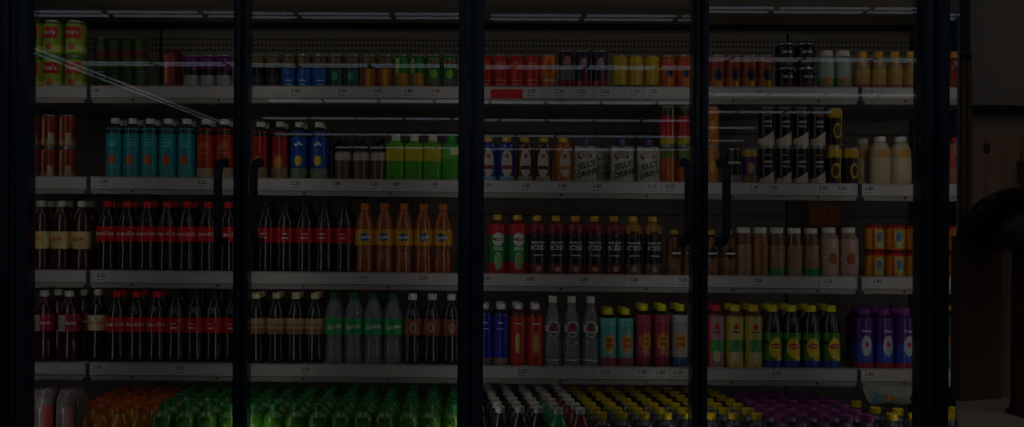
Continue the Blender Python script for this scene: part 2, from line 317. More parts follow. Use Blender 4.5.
slim('cgreeny', 'green and amber slim can', [(.50, prn('9a6a18')), (.95, prn('186420'))], S(Q(-.024, -.008, .5, .9, spk('7a9040')), Q(-.024, -.010, .08, .48, spk('4a5c28'))))
slim('cgreenr', 'green slim can with dark red lettering', [(.35, prn('4a5a50')), (.95, prn('185a1c'))], S(Q(-.020, .020, .68, .9, prn('5a6a58')), Q(-.015, -.003, .72, .86, prn('6c2420'), off=.001), Q(.001, .014, .72, .86, prn('6c2420'), off=.001), D(.48, .012, .015, prn('60a01c'))))
slim('cred', 'red slim can with round emblem', [(.95, prn('a01414'))], S(D(.70, .012, .012, prn('b86048')), D(.70, .007, .007, prn('801010'), off=.0012), Q(-.018, .018, .30, .33, prn('c0705c')), Q(-.014, .014, .20, .23, prn('c0705c'))))
slim('corg', 'orange slim can with round emblem', [(.45, prn('9a5a24')), (.95, prn('c05c10'))], S(D(.66, .012, .014, prn('702c10')), Q(-.016, .016, .30, .34, prn('c8a47c'))))
slim('ctallr', 'tall black and red can', [(.3, prn('6c1818')), (.6, spk('4a4c4c')), (.95, prn('30101a'))], D(.74, .012, .016, prn('906050')), h=.137)
slim('ctalln', 'tall navy and red can', [(.3, prn('7c1824')), (.95, prn('1c1c38'))], S(D(.70, .010, .018, prn('8c7078')), Q(.0, .012, .2, .6, prn('6c2030')), Q(-.020, -.008, .06, .28, prn('98505c'))), h=.137)
slim('cyellow', 'yellow slim can with black base line', [(.16, prn('a8902c')), (.20, BLK), (.95, prn('a08818'))])
slim('corgred', 'orange red slim can with blue mark', [(.95, prn('a04420'))], S(D(.52, .010, .012, prn('1c2c54')), Q(-.008, .012, .1, .38, prn('b0681c'))))
slim('cbrown', 'brown orange slim can with dark disc', [(.4, prn('96501c')), (.95, prn('7c3418'))], S(D(.48, .015, .018, prn('181c30')), Q(.0, .012, .06, .3, prn('b88a1c'))))
can('squatdark', 'drink_can', 'wide black can with white lettering', .031, .0815, [(.3, spk('2a2420')), (.95, prn('0e1018'))], S(Q(-.016, -.002, .60, .70, prn('98949a')), Q(.002, .016, .60, .70, prn('98949a')), Q(-.018, .018, .35, .42, prn('701c24'))))
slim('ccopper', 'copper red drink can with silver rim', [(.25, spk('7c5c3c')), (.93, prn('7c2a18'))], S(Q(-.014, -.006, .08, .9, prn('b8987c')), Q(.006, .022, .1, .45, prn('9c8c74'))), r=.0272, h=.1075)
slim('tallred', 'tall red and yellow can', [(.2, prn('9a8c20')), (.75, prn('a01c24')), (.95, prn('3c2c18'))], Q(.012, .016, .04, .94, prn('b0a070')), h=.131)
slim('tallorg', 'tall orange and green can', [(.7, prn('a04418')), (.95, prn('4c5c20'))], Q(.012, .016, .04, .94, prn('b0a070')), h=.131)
slim('tallor2', 'tall plain orange can', [(.95, prn('a05c20'))], S(D(.5, .008, .02, prn('b8903c'))), r=.0215, h=.131)
slim('blackwh', 'black and silver coffee can', [(.3, prn('6c6c60')), (.6, prn('18181c')), (.66, prn('a0a098')), (.95, prn('181c20'))], r=.024, h=.125)
slim('purgold', 'purple and gold can', [(.3, prn('6c5420')), (.8, prn('34184c')), (.95, prn('9a7c24'))], S(D(.5, .010, .02, prn('9a7c38'))), r=.025, h=.123)
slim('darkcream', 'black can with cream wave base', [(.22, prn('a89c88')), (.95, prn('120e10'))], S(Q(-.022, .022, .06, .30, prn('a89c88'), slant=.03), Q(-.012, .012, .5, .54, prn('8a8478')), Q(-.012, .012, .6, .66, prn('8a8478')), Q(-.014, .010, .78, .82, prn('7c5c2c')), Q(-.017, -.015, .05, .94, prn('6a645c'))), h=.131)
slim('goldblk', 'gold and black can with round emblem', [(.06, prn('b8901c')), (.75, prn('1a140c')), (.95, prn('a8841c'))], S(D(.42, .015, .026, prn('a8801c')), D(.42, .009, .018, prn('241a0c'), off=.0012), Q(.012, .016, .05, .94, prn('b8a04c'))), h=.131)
can('squatred', 'milk_can', 'short gold can with red rim', .0315, .0895, [(.10, prn('a01c18')), (.86, prn('b07c18')), (.96, prn('a01c18'))], S(Q(-.006, .014, .15, .8, prn('a0a06c')), D(.55, .008, .016, prn('3c6ca0')), Q(-.024, -.014, .12, .84, prn('a05018'))), lid='a03028')
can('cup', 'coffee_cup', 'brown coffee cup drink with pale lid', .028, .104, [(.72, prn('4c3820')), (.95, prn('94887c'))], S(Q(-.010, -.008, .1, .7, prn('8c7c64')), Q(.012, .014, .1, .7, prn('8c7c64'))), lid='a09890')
can('miniorange', 'small_can', 'small orange can at the back of the shelf', .017, .085, [(.9, prn('c8702c'))])
# red carton
m = M(); m.box(-.021, .021, -.021, .021, 0, .127, prn('6c2018')); m.box(-.0215, -.003, -.0216, -.021, .01, .12, prn('a03c20')); m.disc(-.012, .085, .006, .012, prn('c09880'), None, yflat=.0218); m.patch(-.016, -.008, .03, .07, prn('c09880'), None, yflat=.0218)
l = M(); l.add([(-.021, -.021, .127), (.021, -.021, .127), (.021, .021, .127), (-.021, .021, .127), (-.021, 0, .138), (.021, 0, .138)], [(0, 1, 5, 4), (2, 3, 4, 5), (0, 4, 3), (1, 2, 5)], prn('54201c'))
proto('carton', 'drink_carton', .025, .138, 'carton', 'red and brown drink carton', [('carton_body', m), ('folded_top', l)])
# pouch with spout
def pouch():
    m = M(); n = 8; k = 10; w = .040; h = .128; vs = []; fs = []
    for side in (-1, 1):
        for j in range(k + 1):
            for i in range(n + 1):
                u = i / n * 2 - 1; v = j / k
                ww = w * (1 - .10 * math.sin(v * PI) - .12 * max(0, v - .85) / .15)
                d = .021 * (1 - v) ** .6 * (1 - u * u) ** .5 + .0015
                if v > .9: d = .0015 + .004 * (1 - u * u)
                vs.append((ww * u, side * d, h * v + .003 * math.sin(u * 5 + side) * v))
    s = (n + 1) * (k + 1)
    for q in range(2):
        for j in range(k):
            for i in range(n):
                a = q * s + j * (n + 1) + i; f = (a, a + 1, a + n + 2, a + n + 1); fs.append(f if q == 0 else tuple(reversed(f)))
    for j in range(k):
        for i in (0, n):
            a = j * (n + 1) + i; fs.append((a, a + n + 1, s + a + n + 1, s + a))
    for i in range(n):
        fs.append((i, s + i, s + i + 1, i + 1)); a = k * (n + 1) + i; fs.append((a, a + 1, s + a + 1, s + a))
    m.add(vs, fs, spk('8c887c'), True)
    p = M(); bk = prn('141014')
    p.text('JELLY', .026, .066, bk, None, x0=.0, yflat=.0195, rot=.30, shear=.1); p.text('DRINK', .025, .040, bk, None, x0=.004, yflat=.0215, rot=.30, shear=.1)
    p.disc(-.004, .098, .024, .015, prn('2c2428'), None, yflat=.0110, off=0); p.disc(-.004, .101, .020, .011, prn('8c7c80'), None, yflat=.0116, off=0)
    sp = M(); sp.lathe([(.006, .124), (.006, .136), (.010, .136), (.010, .152), (.008, .154)], cap_('5c3878'), 14)
    proto('pouch', 'drink_pouch', .024, .153, 'pouch', 'silver jelly drink pouch with purple spout', [('pouch_body', m), ('printed_name', p), ('spout', sp)])
pouch()
# bottles of the bottom deck
def deckb(key, name, desc, body, cap, h, lab, r=.033, deco=None, shape='soda', lz=(.43, .66), rc=.0145): bottle(key, name, desc, shape, r, h, body, cap, rc=rc, lab=lab, lz=lz, deco=deco)
deckb('d_orange', 'orange_soda_bottle', 'orange soda bottle with orange cap', pet('c07a1c'), 'b84a14', .212, prn('c05a10'))
deckb('d_green', 'green_tea_bottle', 'green tea bottle with dark green cap', pet('3c7a18'), '1a6436', .232, [(1, prn('4c8c1c'))], deco=D(.70, .010, .016, spk('8c9a60')), shape='sleeve', lz=(.05, .80))
deckb('d_white', 'dark_soda_bottle', 'dark soda bottle with white cap', pet('241008'), 'a8a098', .225, prn('7c2c14'))
deckb('d_wgreen', 'green_soda_bottle', 'bright green soda bottle with white cap', pet('149050'), 'a8a098', .225, prn('0c7a3c'))
deckb('d_wpink', 'pink_soda_bottle', 'raspberry red soda bottle with white cap', pet('7c1024'), 'b0aca8', .225, prn('8c1c34'))
deckb('d_yellow', 'iced_tea_bottle', 'iced tea bottle with yellow cap', pet('2c3438'), 'b8960e', .212, spk('4c6470'), shape='sleeve', lz=(.05, .80), rc=.016)
deckb('d_purple', 'grape_drink_bottle', 'grape drink bottle with purple cap', pet('3a1c44'), '7a3470', .208, prn('4c2c60'), shape='sleeve', lz=(.05, .80), rc=.018)
# ================================================================= shelves geometry
RAILZ = [((1.684, 1.690)), ((1.391, 1.379)), ((1.090, 1.080)), ((.793, .783))]
XA, XB = wx(128, YR), wx(896, YR)
def rail_z(i, X): a, b = RAILZ[i]; return a + (b - a) * (X - XA) / (XB - XA)
LIP = .012
SHN = ['top shelf', 'second shelf', 'third shelf', 'fourth shelf']
ORD = ['first', 'second', 'third', 'fourth', 'fifth', 'sixth', 'seventh', 'eighth', 'ninth', 'tenth', 'eleventh', 'twelfth', 'thirteenth', 'fourteenth']
NUM = ['one', 'two', 'three', 'four', 'five', 'six', 'seven', 'eight', 'nine', 'ten', 'eleven', 'twelve', 'thirteen', 'fourteen']
ITEMS = []   # (key, row, px, level, setback, behind)
def put(key, row, pxs, levels=1, back=0, set_=0., lv0=0):
    for p in (pxs if isinstance(pxs, (list, tuple)) else [pxs]):
        for l in range(lv0, levels):
            ITEMS.append([key, row, p, l, set_, 0])
        for b in range(back): ITEMS.append([key, row, p, 0, set_, b + 1])
# top shelf
put('yeo', 0, [33, 53, 75.5], 2)
put('greenbk', 0, [101, 114, 127, 140], 2, set_=.33)
put('carton', 0, 173)
put('cpurple', 0, [191.5, 207.5, 223.5])
put('cblack', 0, [257, 272.5]); put('cblue', 0, [288.5, 304, 320]); put('cteal', 0, [336, 352]); put('corange', 0, [369, 385])
put('cgreeny', 0, [401, 417]); put('cgreenr', 0, [433, 449])
put('cred', 0, [484, 500, 516, 532]); put('corg', 0, 548); put('ctallr', 0, 565.5); put('ctalln', 0, [582, 599]); put('cyellow', 0, [619, 635, 651]); put('corgred', 0, [667, 683])
put('cbrown', 0, [716, 732, 748, 764]); put('squatdark', 0, [784, 804], 2); put('pale', 0, [825, 842]); put('yog', 0, [861, 877.5, 894, 910]); put('yogred', 0, 953)
# second shelf
put('ccopper', 1, [32, 49.5, 67], 2)
put('teal', 1, [115, 132.5, 150, 168, 186.5], back=1); put('redtea', 1, [205.5, 224], back=1)
put('redlemon', 1, [260, 280], back=1); put('bluelemon', 1, [299, 319], back=1)
put('purplebk', 1, [341, 360, 379], set_=.075); put('cup', 1, [343, 361, 378.5])
put('greensq', 1, [395.5, 414, 432.5]); put('greensq2', 1, 451)
put('cofblue', 1, [488, 506]); put('cofbrown', 1, [524.5, 543]); put('coforange', 1, 563)
put('pouch', 1, [585, 622, 648]); put('pouch', 1, 603, set_=.05)
put('tallorg', 1, [667, 684], 1); put('tallred', 1, [667, 684], 2, lv0=1)
put('tallor2', 1, 712, 2); put('blackwh', 1, 733); put('purgold', 1, 749.5); put('darkcream', 1, [766, 783, 800, 817], 2); put('goldblk', 1, 833.5, 2); put('goldblk', 1, 850)
put('cream', 1, 862, set_=.07); put('cream', 1, [879.5, 900]); put('pinkdrk', 1, 956)
# third shelf
put('root', 2, [41, 61.5, 82], back=1); put('cola_red', 2, [107.5, 127.5, 147.5, 167.5, 187.5, 208, 228.5], back=1)
put('cola_dark', 2, [247, 266.5, 285.5, 305, 324.5, 344.5], back=1); put('orange', 2, [365, 384.5, 404, 423.5, 443])
put('malt', 2, [497.5, 517.5]); put('icedred', 2, [537, 556, 575, 594.5, 613.5]); put('icedgold', 2, [633, 652.5])
put('smallbrown', 2, [674, 690, 711, 728]); put('jar1', 2, [743.5, 794]); put('jar2', 2, 760); put('jar3', 2, [776.5, 810.5]); put('jarbig', 2, [828.5, 848])
put('squatred', 2, [874, 894.5, 915, 936, 956.5], 2); put('miniorange', 2, [812, 818, 825, 831, 836], set_=.42, levels=2, lv0=1)
# fourth shelf
put('pinksoda', 3, [45, 70]); put('pinksoda', 3, [59, 85], set_=.055); put('cola_cream', 3, 99, set_=.02)
put('cola_red', 3, [117.5, 137.5, 157.5], back=1); put('cola_dark', 3, [177, 196, 215, 234], back=1)
put('cola_caramel', 3, [257, 277, 296.5, 315.5], back=1); put('sprite', 3, [335, 354.5, 374, 393.5], back=1); put('cola_brown', 3, [413, 432.5, 452])
put('bluesport', 3, [485, 501.5], back=1); put('redsport', 3, [518.5, 535.5], back=1); put('glass', 3, [553, 572, 591])
put('tteal', 3, [608.5, 625.5], back=1); put('tpink', 3, [643.5, 662], back=1); put('tgrey', 3, 680, back=1)
put('cpink', 3, 716, back=1); put('cyel', 3, [735, 753.5], back=1); put('lipton', 3, [772.5, 791.5, 811, 830.5], back=1)
put('purple', 3, [864, 884, 904.5], back=1); put('tealend', 3, 954)
# labels: count copies of one look on one shelf from the left
cols = {}
for it in ITEMS:
    if it[5] == 0: cols.setdefault((it[0], it[1]), set()).add(it[2])
POS = []
seen_pos = []
for key, row, px, lvl, st, bh in ITEMS:
    name, r, h, cat, desc, parts = PROTO[key]
    order = sorted(cols[(key, row)]); n = len(order); i = order.index(px)
    pitch = 2 * r + .002
    Y = 2.745 + r + st + bh * pitch
    X = wx(px, 2.745 + r + st)
    if bh: X = wx(px, 2.745 + r) + random.uniform(-.003, .003) * 1
    z = rail_z(row, X) - LIP + lvl * h
    if key == 'miniorange': z = rail_z(row, X) - LIP + .165
    rest = ''
    stacked = max(q[3] for q in ITEMS if q[0] == key and q[1] == row and q[2] == px) > 0 and key != 'miniorange'
    if n > 1: rest = ', %s from left of %s' % (ORD[i], NUM[n - 1])
    if stacked: rest = ', %s of %sstack%s' % ('upper' if lvl else 'lower', (ORD[i] + ' ') if n > 1 else 'the ', ' from left' if n > 1 else '')
    if key in ('tallorg', 'tallred'): rest = ', %s from left of two' % ORD[i]
    lab = desc + ', ' + SHN[row] + rest
    if bh: lab = desc + ', ' + SHN[row] + ', behind ' + (('the %s from left' % ORD[i]) if n > 1 else 'the front one')
    rot = random.uniform(-.13, .13)
    if key in ('pouch', 'greensq', 'greensq2'): rot = random.uniform(-.05, .05)
    if key == 'carton': rot = -.35
    if key == 'pinksoda': rot = .5
    if key == 'pouch' and st > 0: rot = .2
    make(key, X, Y, z, rot, lab, '%ss on the %s' % (name.replace('_', ' '), SHN[row]))
# ---- bottom deck, rows running back
DECKZ = .462
def deck(key, pxs, rows, y0=2.56, pitch=.062, lean=0.):
    name, r, h, cat, desc, parts = PROTO[key]
    for i, px in enumerate(pxs):
        for k in range(rows):
            Y = y0 + k * pitch; X = wx(px, y0) + lean * k + random.uniform(-.002, .002)
            if len(pxs) > 1: lab = '%s, bottom deck, %s column from left, %s row back' % (desc, ORD[i], ORD[k])
            else: lab = '%s, bottom deck, %s row back' % (desc, ORD[k])
            make(key, X, Y, DECKZ, random.uniform(-.6, .6), lab, '%ss with matching caps on the bottom deck' % name.replace('_', ' '))
deck('d_orange', [82, 102, 122, 142], 6, y0=2.60, pitch=.068)
deck('d_green', [165, 187, 209, 231, 253, 275, 297, 319.5, 342, 364, 386.5, 409, 431.5, 453.5], 6, y0=2.56, pitch=.068)
deck('d_white', [480.5, 500.5, 520, 539.5], 7, y0=2.57, pitch=.064, lean=-.006)
deck('d_wgreen', [559.5], 7, y0=2.55, pitch=.067, lean=-.006); deck('d_wpink', [580.5], 7, y0=2.55, pitch=.067, lean=-.006)
deck('d_yellow', [602, 623.5, 645, 667.5, 690, 712, 734, 757], 7, y0=2.55, pitch=.067, lean=-.006)
deck('d_purple', [781, 803, 825, 847, 869], 6, y0=2.55, pitch=.068, lean=-.006)
deck('d_yellow', [], 1)
name, r, h, cat, desc, parts = PROTO['d_yellow']
for i, (px, yy) in enumerate([(893, 2.55), (915, 2.55), (950, 2.56), (899, 2.62), (876, 2.64), (954, 2.64), (857, 2.73)]):
    make('d_yellow', wx(px, yy), yy, DECKZ, .3 * i, 'iced tea bottle with yellow cap, %s of seven by the floral bag, bottom deck' % ORD[i], 'yellow capped bottles beside the floral bag')
# shrink wrapped packs at the left end of the deck
def wrapped():
    m = M(); n = 14; vs = []; fs = []; k = 14; H = .268
    for j in range(k + 1):
        v = j / k
        for i in range(28):
            a = 2 * PI * i / 28; R = .042
            q = max(abs(math.cos(a)), abs(math.sin(a))); rr = R * (.55 + .45 / q * .9)
            if v > .85: rr *= 1 - .3 * ((v - .85) / .15) ** 1.5
            rr *= 1 + .03 * math.sin(9 * a + 14 * v) + .02 * math.sin(17 * a - 25 * v)
            vs.append((rr * math.sin(a), -rr * math.cos(a), H * v + (.004 * math.sin(7 * a) if v > .8 else 0)))
    for j in range(k):
        fs += [(j * 28 + i, j * 28 + (i + 1) % 28, (j + 1) * 28 + (i + 1) % 28, (j + 1) * 28 + i) for i in range(28)]
    fs += [tuple(reversed(range(28))), tuple(range(k * 28, k * 28 + 28))]
    m.add(vs, fs, mat('746664', .15, kind='speckle'), True)
    b = M(); b.patch(.004, .036, .15, .225, mat('8c1c14', .3), None, yflat=.0425, n=2); b.patch(-.032, -.006, .09, .14, mat('6a6468', .3), None, yflat=.0425, n=2)
    proto('wrap', 'wrapped_pack', .042, .268, 'wrapped pack', 'film wrapped drink pack with red print', [('film_wrap', m), ('printed_panel', b)])
wrapped()
for i, px in enumerate((46, 73)):
    make('wrap', wx(px, 2.59), 2.59, DECKZ, .15 - .3 * i, 'film wrapped silver drink pack with red print, %s the orange bottles, bottom deck' % ('next to' if i else 'farther from'), 'wrapped packs on the bottom deck')
# floral bag lying over the bottles
m = M(); n, k = 16, 8; vs = []; fs = []
for side in (-1, 1):
    for j in range(k + 1):
        for i in range(n + 1):
            u = i / n * 2 - 1; v = j / k * 2 - 1
            t = .026 * max(0, 1 - u ** 4) ** .5 * max(0, 1 - v ** 4) ** .5 + .001
            vs.append((.082 * u, .055 * v + side * t * .3, .02 * v + side * t + .004 * math.sin(6 * u + 3 * v)))
s = (n + 1) * (k + 1)
for q in range(2):
    for j in range(k):
        for i in range(n):
            a = q * s + j * (n + 1) + i; f = (a, a + 1, a + n + 2, a + n + 1); fs.append(f if q else tuple(reversed(f)))
for j in range(k):
    for i in (0, n): a = j * (n + 1) + i; fs.append((a, a + n + 1, s + a + n + 1, s + a))
for i in range(n): fs.append((i, s + i, s + i + 1, i + 1)); a = k * (n + 1) + i; fs.append((a, a + 1, s + a + 1, s + a))
m.add(vs, fs, spk('808078'), True)
for (ux, uz, rx, rz, c) in ((-.062, .0, .012, .016, '3c7c98'), (-.036, .004, .008, .014, 'b0704c'), (-.012, -.006, .010, .010, 'a87038'), (.052, .0, .010, .015, '2c3c48')):
    pts = [(ux + rx * math.cos(a * PI / 6), -.057 - .001, uz + rz * math.sin(a * PI / 6)) for a in range(12)]
    m.add(pts, [tuple(range(12))], prn(c))
bag = m.obj('snack_bag', None, (wx(888, 2.74), 2.735, .462 + .212 + .036)); bag.rotation_euler = (.25, 0, 0)
tag(bag, 'pale patterned bag lying on top of the bottles at the deck end', 'bag')
# ================================================================= refrigerator
NAVY = mat('32465a', .16, .0, .05); BLK2 = mat('101216', .5, 0, .05)
PANELC = mat('b0a294', .6, 0, .05, 4.); RAILC = mat('c4bcb8', .45, 0, .04, 8.); LIPC = mat('9c938c', .45, 0, .04, 8.); SHC = mat('b4aeaa', .5, .2, .05)
fr = empty('display_refrigerator', (0, YG, 0)); tag(fr, 'tall glass door display refrigerator filled with rows of drinks', 'refrigerator')
def part(m, name, parent=fr):
    o = m.obj(name, parent)
    o.matrix_parent_inverse = Matrix.Translation((0, -YG, 0)) if parent is fr else Matrix.Identity(4)
    return o
XE = wx(959, YG)
XL, XR = -2.10, 1.40 + .33
X1, X2 = wx(88.5, YR), wx(859.5, YR)
# back wall with punched hole rows
bm_ = bpy.data.materials.new('mat_punched_panel'); bm_.use_nodes = True
nt = bm_.node_tree; N = nt.nodes; L = nt.links; b = N['Principled BSDF']; b.inputs['Roughness'].default_value = .6
tc = N.new('ShaderNodeTexCoord'); sp = N.new('ShaderNodeSeparateXYZ'); L.new(tc.outputs['Object'], sp.inputs[0])
def math_(op, a, b_=None, c_=None):
    n = N.new('ShaderNodeMath'); n.operation = op
    for i, v in enumerate((a, b_, c_)):
        if v is None: continue
        if isinstance(v, (int, float)): n.inputs[i].default_value = v
        else: L.new(v, n.inputs[i])
    return n.outputs[0]
fx = math_('ABSOLUTE', math_('SUBTRACT', math_('FRACT', math_('DIVIDE', sp.outputs[0], .0155)), .5))
fz = math_('ABSOLUTE', math_('SUBTRACT', math_('FRACT', math_('DIVIDE', sp.outputs[2], .0215)), .5))
hole = math_('MULTIPLY', math_('LESS_THAN', fx, .27), math_('LESS_THAN', fz, .17))
band = None
for z0, z1 in ((1.915, 1.985), (1.588, 1.609), (1.265, 1.2865), (.97, 1.01), (.62, .66)):
    q = math_('MULTIPLY', math_('GREATER_THAN', sp.outputs[2], z0), math_('LESS_THAN', sp.outputs[2], z1))
    band = q if band is None else math_('ADD', band, q)
hole = math_('MULTIPLY', hole, band)
mx = N.new('ShaderNodeMix'); mx.data_type = 'RGBA'; L.new(hole, mx.inputs[0]); mx.inputs[6].default_value = (*hx('c8bcb0'), 1); mx.inputs[7].default_value = (*hx('14110f'), 1)
L.new(mx.outputs[2], b.inputs['Base Color'])
sx1, sx2 = X1, X2
for a, c in ((XL, sx1 - .006), (sx1 + .006, sx2 - .006), (sx2 + .006, XR)):
    m = M(); m.box(a, c, YB, YB + .03, .40, 2.02, bm_); part(m, 'back_panel')
for x in (sx1, sx2):
    m = M(); m.box(x - .006, x + .006, YB + .004, YB + .03, .40, 2.02, BLK2); part(m, 'upright')
m = M(); m.box(XL, XR, YG + .03, 3.17, 2.0, 2.06, PANELC); m.box(XL, XR, 3.30, YB + .03, 2.0, 2.06, PANELC); part(m, 'inner_ceiling')
m = M(); GRL = mat('34302c', .6); m.box(XL, XR, 3.17, 3.30, 2.03, 2.05, GRL)
for i in range(9): m.box(XL, XR, 3.172 + i * .0145, 3.176 + i * .0145, 2.004, 2.03, GRL)
part(m, 'air_grille')
m = M(); m.box(XL, XE + .022, YG - .03, YG + .02, 2.03, 2.45, NAVY); part(m, 'header')
m = M(); m.box(XL, XR, 2.48, YB + .03, .38, DECKZ, SHC); m.box(XL, XR, 2.47, 2.49, .38, .56, mat('6c6a68', .5)); part(m, 'deck')
m = M(); m.box(XL, XR, YG + .036, YB + .03, .0, .38, BLK2); m.box(XL, XE + .022, YG - .03, YG + .02, .0, .34, NAVY); part(m, 'base')
m = M(); m.box(XL - .04, XL, YG, YB + .03, 0, 2.45, NAVY); part(m, 'side_panel')
m = M(); m.box(XR, XR + .04, YG + .03, YB + .03, 0, 2.45, NAVY); part(m, 'side_panel')
# shelves with price rails
for i in range(4):
    for (a, c) in ((XL, X1 - .003), (X1 + .003, X2 - .003), (X2 + .003, XR)):
        za, zc = rail_z(i, a), rail_z(i, c)
        if c < X1: za = zc = rail_z(i, X1) + .0
        if a > X2: za = zc = rail_z(i, X2)
        def sbox(m, y0, y1, d0, d1, mt):
            vs = []
            for z_ in (d0, d1):
                for y in (y0, y1): vs += [(a, y, za + z_), (c, y, zc + z_)]
            m.add(vs, [(0, 2, 3, 1), (4, 5, 7, 6), (0, 1, 5, 4), (2, 6, 7, 3), (0, 4, 6, 2), (1, 3, 7, 5)], mt)
        m = M(); sbox(m, YR + .012, YB, -LIP - .018, -LIP, SHC)
        x = a + .02
        while x < c - .02:       # stiffening ribs below
            zz = za + (zc - za) * (x - a) / (c - a)
            m.box(x, x + .012, YR + .03, YB - .01, zz - LIP - .03, zz - LIP - .017, SHC); x += .31
        sh = part(m, 'shelf')
        m = M(); sbox(m, YR, YR + .010, -.040, 0, RAILC); sbox(m, YR - .003, YR + .012, -.0415, -.0395, mat('5c5450', .5))
        sbox(m, YR - .004, YR + .012, -.056, -.0415, LIPC); sbox(m, YR - .002, YR, -.003, 0, LIPC)
        x = a + (.14 if a > X1 else .3)
        while x < c - .02:       # small clips
            zz = za + (zc - za) * (x - a) / (c - a)
            m.lathe([(.004, 0), (.004, .004)], BLK2, 8)
            k0 = len(m.v) - 8 * 2 - 16
            m.v[k0:] = [(x + vx_, YR - .0075 + vz_, zz - .0465 + vy_) for vx_, vy_, vz_ in m.v[k0:]]
            x += .275
        ro = m.obj('price_rail', sh)
for i in range(4):
    for x in (X1, X2):
        z = rail_z(i, x)
        m = M(); m.box(x - .005, x + .005, YR - .006, YR + .03, z - .052, z - .002, BLK2); m.box(x - .011, x + .011, YR - .009, YR + .01, z - .058, z - .046, BLK2); part(m, 'shelf_bracket')
# led strips behind the mullions (they light the drinks from the front edges)
LEDE = mat('fdf6f2', kind='emit', strength=78.)
LEDC = mat('fff2e8', kind='emit', strength=22.)
LED_ADDED = mat('fff4ee', kind='emit', strength=14.)
MUL = [wx(11, YG), wx(242, YG), wx(471, YG), wx(699, YG), wx(931, YG), wx(1060, YG)]  # last one is out of view, added to light the right end
for x in MUL:
    m = M(); m.box(x - .009, x + .009, YG + .031, YG + .036, .42, 2.0, NAVY); part(m, 'light_mullion')
    m = M(); m.box(x - .0075, x + .0075, YG + .0362, YG + .044, .46, 1.98, LEDE); part(m, 'led_strip')
m = M(); m.box(XL + .02, XR - .02, YG + .05, YG + .09, 1.985, 1.999, LEDC); part(m, 'led_strip')
for i in range(12):  # under-shelf strips, added to brighten the back wall and row tops
    a, c = ((X1 + .02, X2 - .02), (XL + .02, X1 - .02), (X2 + .02, XR - .02))[i // 4]; i %= 4; za, zc = rail_z(i, a) - .034, rail_z(i, c) - .034
    m = M(); m.add([(a, YR + .016, za), (c, YR + .016, zc), (c, YR + .030, zc), (a, YR + .030, za), (a, YR + .016, za + .003), (c, YR + .016, zc + .003), (c, YR + .030, zc + .003), (a, YR + .030, za + .003)], [(3, 2, 1, 0), (4, 5, 6, 7), (0, 1, 5, 4), (2, 3, 7, 6), (1, 2, 6, 5), (3, 0, 4, 7)], LED_ADDED)
    part(m, 'led_strip')
# doors
PANE = mat('f4f8f8', .012, kind='pane')
DO = [  # x0, x1 of the door, stile widths, handle px, pane tilt
 (wx(-215, YG), wx(10.5, YG), .03, .03, None, 0),
 (wx(12, YG), wx(241.2, YG), .052, .019, 225, -.0006),
 (wx(242.8, YG), wx(470, YG), .018, .034, 260, 0.),
 (wx(472, YG), wx(698.2, YG), .034, .019, 682, .0006),
 (wx(699.8, YG), wx(930, YG), .020, .034, 719, -.0054),
 (wx(934, YG), wx(1165, YG), .036, .036, None, -.001)]
Z0, Z1 = .36, 2.03
for x0, x1, sa, sb, hpx, tilt in DO:
    if x0 > 1.3: x1, sb = XE + .022, .012
    m = M()
    for a, c, ed in ((x0, x0 + sa, 1), (x1 - sb, x1, -1)):
        m.box(a, c, YG - .014, YG + .030, Z0, Z1, NAVY)
        m.box(a + (c - a) * .30, a + (c - a) * .38, YG - .0165, YG - .013, Z0, Z1, mat('2a3a4c', .3, .3, .05))
        m.box(a + .001, a + .004, YG - .0155, YG - .013, Z0, Z1, BLK2)
    m.box(x0 + sa, x1 - sb, YG - .014, YG + .030, Z0, Z0 + .05, NAVY); m.box(x0 + sa, x1 - sb, YG - .014, YG + .030, Z1 - .0, Z1 + .0 + .05, NAVY)
    d = part(m, 'door')
    m = M(); zc = 1.2; t = tilt; p0 = x0 + sa - .004; p1 = x1 - sb + .004
    vs = []
    for z in (Z0 + .03, Z1 + .02):
        for y in (YG + .002, YG + .016): vs += [(p0, y + (z - zc) * t * 1.0, z), (p1, y + (z - zc) * t * 1.0, z)]
    m.add(vs, [(0, 2, 3, 1), (4, 5, 7, 6), (0, 1, 5, 4), (2, 6, 7, 3), (0, 4, 6, 2), (1, 3, 7, 5)], PANE)
    m.obj('glass_pane', d)
    if hpx:
        X = wx(hpx, YG); zt, zb = wz(159, hpx, YG), wz(246, hpx, YG)
        m = M(); pts = []
        for k in range(5): a = k / 4 * PI / 2; pts.append((X, YG - .070 * math.sin(a), zt - .052 * (1 - math.cos(a))))
        pts2 = [(x_, y_, zb + (zt - z_)) for x_, y_, z_ in reversed(pts)]
        ap = pts + pts2
        hw = .0105; vs = []; fs = []
        for x_, y_, z_ in ap:
            vs += [(x_ - hw, y_ - .006, z_), (x_ + hw, y_ - .006, z_), (x_ + hw, y_ + .006, z_), (x_ - hw, y_ + .006, z_)]
        # thicken the bent ends along z
        for q, idx in ((0, range(0, 2)), (1, range(len(ap) - 2, len(ap)))):
            pass
        for k in range(len(ap) - 1):
            for e in range(4): fs.append((k * 4 + e, k * 4 + (e + 1) % 4, k * 4 + 4 + (e + 1) % 4, k * 4 + 4 + e))
        m.add(vs, fs, NAVY)
        m.box(X - .011, X + .011, YG - .012, YG + .001, zt - .024, zt + .002, NAVY); m.box(X - .011, X + .011, YG - .012, YG + .001, zb - .002, zb + .024, NAVY)
        m.obj('handle', d)
